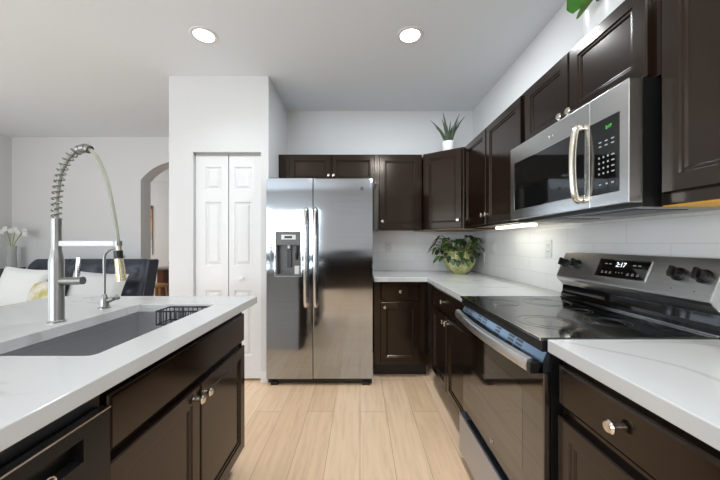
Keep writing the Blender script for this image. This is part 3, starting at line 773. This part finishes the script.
for du in (-0.09, -0.068, -0.046, 0.045, 0.068, 0.092):
    obj('touch_button', box(torus(BM(), 0.004, 0.0008, face(um+du, 0.054, 0.003), 12, 4), -0.006, 0.006, -0.001, 0.001, 0, 0.0004, face(um+du, 0.049, 0.003)), 'mark', cp)
for du in (-0.016, 0.0, 0.016): obj('touch_button', box(BM(), -0.002, 0.002, -0.002, 0.002, 0, 0.0004, face(um+du, 0.056, 0.003)), 'mark', cp)
for px in (567.5, 576.5, 676.5, 700.0): obj('burner_dot', lathe(BM(), [(0, 0), (0.0022, 0), (0.0022, 0.0006), (0, 0.0006)], 10, face(pxu(px)+0.0, 0.022)), 'black', cp)
for px in (565.5, 577.5, 678.5, 704.0):
    m4 = face(pxu(px), 0.077)
    k = lathe(BM(), [(0, 0), (0.0245, 0), (0.0245, 0.006), (0.020, 0.009), (0.0195, 0.026), (0.0175, 0.030), (0, 0.030)], 24, m4)
    ko = obj('control_knob', k, 'black', cp, smooth=True)
    obj('knob_grip', box(BM(), -0.0065, 0.0065, -0.0205, 0.0205, 0.026, 0.040, m4 @ Matrix.Rotation(0.12, 4, 'Z')), 'black', ko, bevel=0.003)

# ---------------------------------------------------------------- microwave
mw = thing('microwave', 'stainless over-the-range microwave with curved handle and black keypad', 'microwave', (0.86, Y1, 1.335), R_)
MWW = Y1-Y0
obj('body', box(BM(), 0.002, MWW, 0.045, 0.385, 0.002, 0.416), 'black', mw)
sp = Y1-1.137
md = obj('door', box(BM(), 0.0, sp-0.001, 0.0, 0.045, 0.015, 0.414), 'steelmw', mw, bevel=0.002)
mc = obj('control_panel', box(BM(), sp+0.001, MWW, 0.0, 0.045, 0.015, 0.414), 'steelmw', mw, bevel=0.002)
# px on the front plane x = 0.86 -> local x
ml = lambda px: Y1-304*0.86/(px-360)
def mz(px, py): return 1.22+(243-py)/((px-360)/0.86)-1.335
wz0, wz1 = 0.075, 0.312
wb = box(BM(), ml(514.5), sp-0.028, -0.0012, 0.0, 0.068, 0.322)
obj('window', wb, plain('microwave_window_glass', (0.006, 0.006, 0.006), 0.05, ior=1.75), md)
b = BM(); xa, xb = ml(514.5), sp-0.028
for q in ((xa-0.003, xa, 0.065, 0.325), (xa, xb, 0.065, 0.068), (xa, xb, 0.322, 0.325)): box(b, q[0], q[1], -0.002, 0.0, q[2], q[3])
obj('window_trim', b, 'chrome', md)
hxp = sp-0.042
b = sweep(BM(), spline([(hxp, -0.002, 0.052), (hxp, -0.020, 0.056), (hxp, -0.031, 0.10), (hxp, -0.036, 0.19), (hxp, -0.031, 0.28), (hxp, -0.020, 0.326), (hxp, -0.002, 0.330)], 7), 0.0145, 14, flat=0.7, up=(1, 0, 0))
obj('handle', b, 'nickel', md, smooth=True)
ge(md, Matrix.Translation((ml(551), -0.001, 0.366)) @ Matrix.Rotation(PI/2, 4, 'X'), 0.013)
ka, kb = sp-0.027, ml(619.5)
ob = box(BM(), sp+0.0012, kb, -0.0012, 0.0, 0.058, 0.322)
kp = obj('keypad', ob, 'blackglass', mc)
kx = lambda px: ml(px)
obj('clock', text_bm('2:17', 0.015, Matrix.Translation((ml(609), -0.0018, 0.288)) @ Matrix.Rotation(PI/2, 4, 'X')), 'green', mc)
def key(px, z, hw, hh): obj('key', box(BM(), ml(px)-hw, ml(px)+hw, -0.0018, -0.001, z-hh, z+hh), 'mark', mc)
for z in (0.243, 0.228):
    for px in (600.5, 606.5, 613): key(px, z, 0.006, 0.0018)
for z in (0.188, 0.169, 0.150, 0.131):
    for px in (599.5, 603.8, 608.3): key(px, z, 0.003, 0.003)
    key(613.3, z, 0.006, 0.002)
for px in (600.5, 607, 613): key(px, 0.0925, 0.005, 0.0025)
b = BM(); box(b, 0.0, MWW, 0.045, 0.385, 0.0, 0.002)
bt = obj('bottom_panel', b, 'brush', mw)
for (x0, x1) in ((0.06, 0.32), (0.44, 0.70)): obj('grease_filter', box(BM(), x0, x1, 0.09, 0.26, -0.002, 0.0), 'black', bt)
obj('vent_strip', box(BM(), 0.05, MWW-0.05, 0.05, 0.075, -0.002, 0.0), 'black', bt)

# ---------------------------------------------------------------- lights
def can(x, y, label, e=62, wide=False):
    t = thing('ceiling_light', label, 'light', (x, y, ZC), 0, 'recessed ceiling lights')
    obj('trim_ring', lathe(BM(), [(0.066, -0.001), (0.070, -0.006), (0.088, -0.006), (0.094, -0.0005), (0.066, -0.0005)], 36), 'white', t, smooth=True)
    obj('lens', lathe(BM(), [(0, -0.004), (0.067, -0.004), (0.067, -0.0008), (0, -0.0008)], 36), 'lens', t)
    l = bpy.data.lights.new('lamp', 'AREA' if wide else 'SPOT'); l.energy = e/4 if wide else e; l.color = (0.88, 0.945, 1.0)
    if wide: l.shape = 'DISK'; l.size = 0.13
    else: l.spot_size = math.radians(125); l.spot_blend = 0.9; l.shadow_soft_size = 0.066
    o = bpy.data.objects.new('lamp', l); COL.objects.link(o); o.parent = t; o.location = (0, 0, -0.012)
    return t
can(-1.098, 2.14, 'recessed ceiling light in front of the closet wall', 26)
can(0.352, 2.14, 'recessed ceiling light over the kitchen aisle near the wall cabinets', 105, True)
can(-1.098, 0.25, 'added unseen recessed light above the near end of the island', 15)  # this and the next three: unseen lamps added to brighten the kitchen
can(0.352, 0.25, 'added unseen recessed light above the aisle beside the range', 80, True)
can(-1.098, -1.6, 'added unseen recessed light behind the island by the rear window')
can(0.352, -1.6, 'added unseen recessed light by the rear window and right wall', 62, True)
can(-3.3, 1.9, 'added unseen recessed light of the living room in front of the sofa', 130)  # out-of-view lamp added to brighten the living room wall
def ucl(x, y0, y1, z, label, e):
    t = thing('cabinet_light', label, 'light', (x, y1, z))
    b = box(BM(), -0.03, 0.03, y0-y1, 0, 0.012, 0.0195)
    obj('housing', b, 'white', t, bevel=0.002)
    obj('tube', box(BM(), -0.026, 0.026, y0-y1+0.008, -0.008, -0.006, 0.012), 'tube', t, bevel=0.004)
    l = bpy.data.lights.new('lamp', 'AREA'); l.shape = 'RECTANGLE'; l.size = 0.05; l.size_y = y1-y0-0.02; l.energy = e; l.color = (1, 0.99, 0.84)
    o = bpy.data.objects.new('lamp', l); COL.objects.link(o); o.parent = t; o.location = (0, (y0-y1)/2, -0.008)
ucl(1.10, 1.92, 2.42, 1.3345, 'white light bar under the two-door wall cabinet by the microwave', 0.55)

# ---------------------------------------------------------------- outlets
def outlet(name, label, loc, rotz, kind):
    t = thing(name, label, 'outlet', loc, rotz, 'wall plates on the backsplash')
    obj('plate', box(BM(), -0.036, 0.036, -0.006, 0, -0.058, 0.058), 'white', t, bevel=0.002)
    if kind == 'outlet':
        for z in (-0.021, 0.021):
            r = obj('receptacle', box(BM(), -0.016, 0.016, -0.009, -0.006, z-0.014, z+0.014), 'white', t, bevel=0.003)
            b = BM(); box(b, -0.008, -0.006, -0.0095, -0.009, z-0.004, z+0.006); box(b, 0.006, 0.008, -0.0095, -0.009, z-0.004, z+0.006)
            obj('slots', b, 'black', r)
    else:
        obj('rocker', box(BM(), -0.015, 0.015, -0.011, -0.006, -0.03, 0.03), 'white', t, bevel=0.002)
outlet('wall_outlet', 'white outlet plate on back wall tile between refrigerator and plant', (0.315, YB-0.008, 1.175), 0, 'outlet')
outlet('wall_outlet', 'white outlet plate on right wall tile just beyond the range', (XR-0.008, 2.0, 1.185), R_, 'outlet')
outlet('light_switch', 'white switch plate on right wall tile near the light bar', (XR-0.008, 2.83, 1.18), R_, 'switch')
outlet('wall_outlet', 'white outlet plate low on right wall tile behind the leafy plant', (XR-0.008, 3.06, 1.07), R_, 'outlet')

# ---------------------------------------------------------------- plants
def leafblade(bm, pts, width, fold=0.25, up=(0, 0, 1), prof=None):
    P = spline(pts, 5); n = len(P); rows = []
    for i, p in enumerate(P):
        t = (P[min(i+1, n-1)]-P[max(i-1, 0)]).normalized(); s = t.cross(Vector(up))
        s = s.normalized() if s.length > 1e-4 else Vector((1, 0, 0)); nn = s.cross(t)
        f = i/(n-1); w = width*(math.sin(PI*min(1, f*0.93+0.05))**0.8 if prof is None else prof(f))
        rows.append([bm.verts.new(p+s*(w*k)+nn*(abs(k)*w*fold)) for k in (-1, -0.5, 0, 0.5, 1)])
    lo = []
    for r in rows: lo.append([bm.verts.new(v.co-Vector((0, 0, 0.0012))) for v in r])
    for A, sgn in ((rows, 1), (lo, -1)):
        for a, c in zip(A, A[1:]):
            for k in range(4): bm.faces.new((a[k], a[k+1], c[k+1], c[k]) if sgn > 0 else (a[k], c[k], c[k+1], a[k+1]))
    for k in (0, 4):
        for i in range(n-1): bm.faces.new((rows[i][k], rows[i+1][k], lo[i+1][k], lo[i][k]))
    return bm
al = thing('aloe_plant', 'spiky aloe in a white pot on top of the corner cabinet', 'plant', (0.865, 2.975, ZU1))
obj('pot', lathe(BM(), [(0, 0), (0.048, 0), (0.056, 0.01), (0.058, 0.118), (0.052, 0.118), (0.050, 0.10), (0, 0.10)], 32), 'whitepot', al, smooth=True)
obj('soil', lathe(BM(), [(0, 0.1), (0.05, 0.1), (0.05, 0.104), (0, 0.108)], 24), 'soil', al)
for (dx, dy, dz, w) in ((-0.175, 0.0, 0.23, .011), (-0.06, -0.02, 0.30, .014), (-0.03, 0.03, 0.25, .013), (0.01, -0.04, 0.21, .012), (0.115, 0.0, 0.30, .012), (0.175, 0.02, 0.285, .012), (-0.13, -0.03, 0.15, .011), (-0.11, 0.06, 0.21, .011), (0.08, -0.05, 0.22, .012), (0.12, 0.05, 0.24, .011), (-0.03, -0.06, 0.16, .012), (0.05, 0.03, 0.19, .012), (0.10, -0.03, 0.17, .010), (-0.08, -0.06, 0.22, .012)):
    p = spline([(dx*0.10, dy*0.1, 0.095), (dx*0.35, dy*0.35, 0.095+dz*0.42), (dx*0.66, dy*0.66, 0.095+dz*0.76), (dx, dy, 0.10+dz)], 4)
    n = len(p); obj('leaf', sweep(BM(), p, [w*1.15*(1-(i/(n-1))**1.6)+0.0012 for i in range(n)], 8, flat=0.55), 'aloe', al, smooth=True)

po = thing('potted_plant', 'leafy trailing plant in mottled green bowl on the corner countertop', 'plant', (1.0, 3.07, 0.915))
obj('pot', lathe(BM(), [(0, 0), (0.075, 0), (0.11, 0.03), (0.152, 0.10), (0.160, 0.155), (0.148, 0.215), (0.138, 0.225), (0.130, 0.215), (0.14, 0.16), (0, 0.16)], 36), 'greenpot', po, smooth=True)
obj('soil', lathe(BM(), [(0, 0.16), (0.138, 0.17), (0.134, 0.195), (0, 0.205)], 24), 'soil', po)
random.seed(11)
stems = BM(); leaves = []
for i in range(64):
    a = 2*PI*i/64*7 + random.uniform(-.3, .3); rr = random.uniform(0.08, 0.225)
    z = random.uniform(0.21, 0.37) - 0.16*max(0, (rr-0.15)/0.09)*random.random()
    px_, py_ = rr*math.cos(a), rr*math.sin(a)*0.8
    if px_ > 0.19: px_ = 0.19
    if py_ > 0.19: py_ = 0.19
    base_ = Vector((0.06*math.cos(a), 0.06*math.sin(a), 0.2)); tip = Vector((px_, py_, z))
    mid = base_.lerp(tip, 0.5)+Vector((0, 0, 0.05))
    sweep(stems, spline([base_, mid, tip], 4), 0.0028, 6)
    d = Vector((math.cos(a+random.uniform(-.5, .5)), math.sin(a), 0)); l = random.uniform(0.075, 0.125)
    if tip.x+d.x*l > 0.235: d.x = -abs(d.x)*0.2
    if tip.y+d.y*l > 0.26: d.y = -abs(d.y)*0.2
    leaves.append((tip, d, l, random.uniform(0.022, 0.034), random.uniform(0.02, 0.06)))
for i in range(10):
    a = -PI/2 + (i-4.5)*0.24; z = random.uniform(0.13, 0.21)
    tip = Vector((0.168*math.cos(a), 0.168*math.sin(a), z)); base_ = Vector((0.10*math.cos(a), 0.10*math.sin(a), 0.215))
    sweep(stems, spline([base_, Vector((0.145*math.cos(a), 0.145*math.sin(a), 0.245)), tip], 4), 0.0028, 6)
    leaves.append((tip, Vector((math.cos(a)*0.35, math.sin(a)*0.35, -0.7)), random.uniform(0.06, 0.09), 0.024, 0.01))
obj('stems', stems, 'stem', po, smooth=True)
for k, (p, d, l, w, dr_) in enumerate(leaves):
    obj('leaf', leafblade(BM(), [p, p+d*l*0.5+Vector((0, 0, 0.012)), p+d*l-Vector((0, 0, dr_))], w, 0.2), 'leafdark' if k % 3 else 'leaf', po, smooth=True)

bp = thing('houseplant', 'broad-leaved green plant in a white pot on top of the cabinet over the microwave', 'plant', (1.10, 1.36, ZU1))
obj('pot', lathe(BM(), [(0, 0), (0.062, 0), (0.078, 0.02), (0.085, 0.175), (0.078, 0.175), (0.074, 0.15), (0, 0.15)], 36), 'whitepot', bp, smooth=True)
obj('soil', lathe(BM(), [(0, 0.15), (0.074, 0.15), (0.074, 0.155), (0, 0.16)], 24), 'soil', bp)
pb = lambda f: math.sin(PI*min(1, f*0.95+0.03))**0.6
UPV = (0.2, -1, 0.25)
for pts, w, up, mt in (
        ([(0.0, -0.01, 0.15), (-0.02, -0.03, 0.30), (-0.06, -0.05, 0.335), (-0.125, -0.05, 0.27), (-0.198, -0.05, 0.125)], 0.085, UPV, 'bigleaf'),
        ([(0.01, -0.03, 0.15), (-0.03, -0.07, 0.205), (-0.085, -0.08, 0.20), (-0.135, -0.08, 0.15), (-0.185, -0.08, 0.075)], 0.026, (-0.5, -0.5, 0.7), 'leaf'),
        ([(0.03, -0.02, 0.15), (0.03, -0.06, 0.195), (-0.03, -0.075, 0.235), (-0.10, -0.07, 0.29)], 0.050, UPV, 'bigleaf'),
        ([(0.01, 0.0, 0.15), (0.0, 0.02, 0.36), (-0.03, 0.08, 0.48), (-0.05, 0.16, 0.47)], 0.06, UPV, 'bigleaf'),
        ([(0.02, 0.01, 0.15), (0.03, 0.03, 0.38), (0.05, 0.05, 0.52)], 0.05, UPV, 'bigleaf'),
        ([(0.02, 0.02, 0.15), (0.03, 0.08, 0.30), (0.04, 0.16, 0.40), (0.05, 0.22, 0.36)], 0.05, UPV, 'bigleaf')):
    obj('leaf', leafblade(BM(), pts, w, 0.12, up=up, prof=pb), mt, bp, smooth=True)

# cloth hanging from a clip next to the refrigerator
hc = thing('hanging_cloth', 'narrow olive cloth hanging from a dark clip beside the refrigerator top', 'cloth', (0.150, 2.948, 1.35))
p = spline([(0.0, 0, 0.0), (0.0, -0.004, 0.15), (0.002, -0.005, 0.28), (0.0, 0, 0.40)], 5)
obj('cloth', sweep(BM(), p, [0.020+0.006*math.sin(PI*i/(len(p)-1)) for i in range(len(p))], 12, flat=0.4, up=(0, 1, 0)), 'cloth', hc, smooth=True)
obj('clip', box(BM(), -0.012, 0.012, -0.012, 0.02, 0.395, 0.44), 'black', hc, bevel=0.003)

# ---------------------------------------------------------------- living room
sf = thing('sofa', 'navy leather sofa with buttoned back against the living room wall', 'sofa', (-3.39, 3.75, 0))
def cushion_bm(x0, x1, y0, y1, z0, z1, nx=8, ny=4, nz=6, puff=0.03):
    b = BM(); bmesh.ops.create_cube(b, size=1.0)
    bmesh.ops.subdivide_edges(b, edges=b.edges[:], cuts=5, use_grid_fill=True)
    for v in b.verts:
        x, y, z = v.co*2
        k = (1-abs(x)**2.5)*(1-abs(z)**2.5)
        v.co = ((x0+x1)/2+(x1-x0)/2*x, (y0+y1)/2+((y1-y0)/2)*y*(1+puff*10*k), (z0+z1)/2+(z1-z0)/2*z)
    return b
obj('frame', box(BM(), -1.18, 0.74, -0.72, 0.02, 0.12, 0.30), 'leather', sf, bevel=0.03)
for (x0, x1) in ((-1.17, -0.53), (-0.52, 0.10), (0.11, 0.73)):
    obj('seat_cushion', box(BM(), x0, x1, -0.76, -0.03, 0.302, 0.46), 'leather', sf, bevel=0.05, seg=4)
BX0, BX1 = -0.80, 0.70
b = BM(); NXs, NZs = 48, 16; grid = []
for j in range(NZs+1):
    row = []
    for i in range(NXs+1):
        u = i/NXs; v = j/NZs; x = BX0+(BX1-BX0)*u; z = 0.40+0.615*v
        tuft = sum(math.exp(-((x-(BX0+(BX1-BX0)*(bi+0.5)/6))**2+(z-bz_)**2)/0.0030) for bz_ in (0.66, 0.86) for bi in range(6))
        seam = sum(math.exp(-((x-(BX0+(BX1-BX0)*si/3))/0.016)**2) for si in (1, 2))
        e = max(0, (abs(2*u-1)-0.93)/0.07)**2
        y = -0.085+0.17*v+0.040*tuft+0.03*seam+0.06*(max(0, (v-0.85)/0.15))**2+0.03*e
        if v > 0.9: z -= 0.035*e*(v-0.9)/0.1
        row.append(b.verts.new((x, y, z)))
    grid.append(row)
for j in range(NZs):
    for i in range(NXs): b.faces.new((grid[j][i], grid[j][i+1], grid[j+1][i+1], grid[j+1][i]))
bk = [b.verts.new(p) for p in ((BX0, 0.10, 0.40), (BX1, 0.10, 0.40), (BX1, 0.25, 0.99), (BX0, 0.25, 0.96))]
b.faces.new([bk[0], bk[1]]+[grid[0][i] for i in range(NXs, -1, -1)])
b.faces.new([grid[NZs][i] for i in range(NXs+1)]+[bk[2], bk[3]])
b.faces.new([bk[1], bk[2]]+[grid[j][NXs] for j in range(NZs, -1, -1)])
b.faces.new([bk[3], bk[0]]+[grid[j][0] for j in range(NZs+1)])
b.faces.new(bk[::-1])
obj('backrest', b, 'leather', sf, smooth=True)
obj('side_panel', prism(BM(), [(-0.085, 0.36), (0.115, 0.36), (0.265, 0.985), (0.25, 1.01), (0.10, 1.012), (0.075, 0.99)], 'x', 0.703, 0.74), 'leather', sf, bevel=0.012)
for x in (-1.1, 0.66):
    for y in (-0.66, -0.05): obj('leg', lathe(BM(), [(0, 0), (0.018, 0), (0.026, 0.12), (0, 0.12)], 14, Matrix.Translation((x, y, 0))), 'wood', sf)
def pillow(label, loc, w, h, th, rot, mat, tex=None):
    b = BM(); n = 14; top = []; bot = []
    for s, A in ((1, top), (-1, bot)):
        for j in range(n+1):
            row = []
            for i in range(n+1):
                u = 2*i/n-1; v = 2*j/n-1
                k = (max(0, 1-u*u)*max(0, 1-v*v))**0.42
                pin = 1-0.07*(1-abs(abs(u)-abs(v)))*(1 if max(abs(u), abs(v)) > 0.9 else 0.5)
                row.append(b.verts.new((w/2*u*(1-0.06*(1-v*v)*abs(u)), -s*th/2*k, h/2*v*(1-0.06*(1-u*u)*abs(v)))))
            A.append(row)
    for A in (top, bot):
        for j in range(n):
            for i in range(n): b.faces.new((A[j][i], A[j][i+1], A[j+1][i+1], A[j+1][i]))
    bmesh.ops.remove_doubles(b, verts=b.verts, dist=1e-4)
    o = obj('throw_pillow', b, mat, smooth=True); o.location = loc; o.rotation_euler = rot
    return tag(o, label, 'pillow', 'sofa pillows')
pillow('white throw pillow at the left part of the sofa', (-3.76, 3.36, 0.70), 0.50, 0.50, 0.16, (-0.28, 0.10, 0.06), 'pillow')
pillow('yellow-green floral throw pillow beside the white pillow', (-3.42, 3.30, 0.63), 0.42, 0.38, 0.13, (-0.35, -0.12, -0.08), 'floral')
pillow('wide pale grey throw pillow at the right part of the sofa', (-2.98, 3.42, 0.675), 0.66, 0.44, 0.17, (-0.30, 0.06, -0.05), 'pillowgrey')
pillow('dark green throw pillow at the sofa end below the orchid', (-4.22, 3.52, 0.70), 0.48, 0.48, 0.15, (-0.25, 0.0, 0.3), 'teal')
pillow('small pale blue pillow in front of the dark green one', (-4.06, 3.20, 0.605), 0.30, 0.28, 0.11, (-0.35, 0.0, 0.3), 'blue')
# orchid beside the sofa, on a pedestal behind it
sd = thing('plant_stand', 'slim white stand behind the sofa end carrying the orchid', 'stand', (-4.655, 4.04, 0))
obj('stand_top', lathe(BM(), [(0, 0.80), (0.13, 0.80), (0.13, 0.82), (0, 0.82)], 28), 'trim', sd)
obj('column', lathe(BM(), [(0, 0.02), (0.02, 0.02), (0.02, 0.80), (0, 0.80)], 16), 'trim', sd)
obj('foot', lathe(BM(), [(0, 0), (0.11, 0), (0.11, 0.015), (0.02, 0.03), (0, 0.03)], 28), 'trim', sd)
ov = thing('orchid', 'white orchid in a grey glass vase on the slim stand', 'flower', (-4.62, 4.03, 0.82))
obj('vase', lathe(BM(), [(0, 0), (0.05, 0), (0.055, 0.01), (0.045, 0.28), (0.05, 0.36), (0.045, 0.36), (0.04, 0.28), (0.045, 0.02), (0, 0.02)], 24), 'glass', ov, smooth=True)
b = BM()
for (dx, dz) in ((-0.06, 0.58), (0.05, 0.57), (0.14, 0.54)): sweep(b, spline([(0, 0, 0.03), (dx*0.2, 0, 0.35), (dx, 0, dz)], 5), 0.005, 6)
obj('stem', b, 'stem', ov, smooth=True)
for (dx, dy, dz) in ((-0.11, -0.01, 0.55), (-0.05, -0.03, 0.585), (0.01, -0.02, 0.56), (0.07, -0.02, 0.575), (0.12, -0.03, 0.54), (0.17, 0, 0.56), (0.2, -0.02, 0.52)):
    b = BM()
    for k in range(5):
        a = 2*PI*k/5+dx*9; leafblade(b, [(dx, dy, dz), (dx+0.02*math.cos(a), dy-0.008, dz+0.02*math.sin(a)), (dx+0.042*math.cos(a), dy, dz+0.042*math.sin(a))], 0.016, 0.1, up=(0, 1, 0))
    obj('blossom', b, 'petal', ov, smooth=True)

# ---------------------------------------------------------------- hall beyond the arch
at = thing('wall_art', 'narrow abstract print on the hall wall seen through the arch', 'picture', (-4.98, 7.195, 0.95))
obj('canvas', box(BM(), -0.12, 0.07, -0.02, 0.0, 0, 1.15), 'art', at)
tb = thing('hall_table', 'brown wooden table with grey top beyond the arch', 'table', (-3.2, 5.9, 0))
obj('table_top', box(BM(), -0.60, 0.55, -0.42, 0.42, 0.735, 0.768), 'greytop', tb, bevel=0.005)
for x in (-0.50, 0.38): obj('leg', box(BM(), x, x+0.12, -0.36, 0.36, 0, 0.735), 'wood', tb, bevel=0.004)
st = thing('wooden_stool', 'light wooden stool in front of the hall table', 'stool', (-3.50, 5.26, 0))
obj('seat', lathe(BM(), [(0, 0.46), (0.13, 0.46), (0.155, 0.475), (0.155, 0.50), (0.14, 0.51), (0, 0.508)], 32), 'tan', st, smooth=True)
for sx in (-1, 1):
    for sy in (-1, 1): obj('leg', sweep(BM(), [(sx*0.12, sy*0.12, 0), (sx*0.085, sy*0.085, 0.465)], [0.014, 0.018], 10), 'tan', st, smooth=True)
vs = thing('dark_vase', 'small dark vase on the hall table', 'vase', (-3.52, 5.75, 0.768))
obj('body', lathe(BM(), [(0, 0), (0.05, 0), (0.085, 0.06), (0.08, 0.12), (0.04, 0.17), (0.05, 0.2), (0.04, 0.2), (0, 0.16)], 24), 'black', vs, smooth=True)
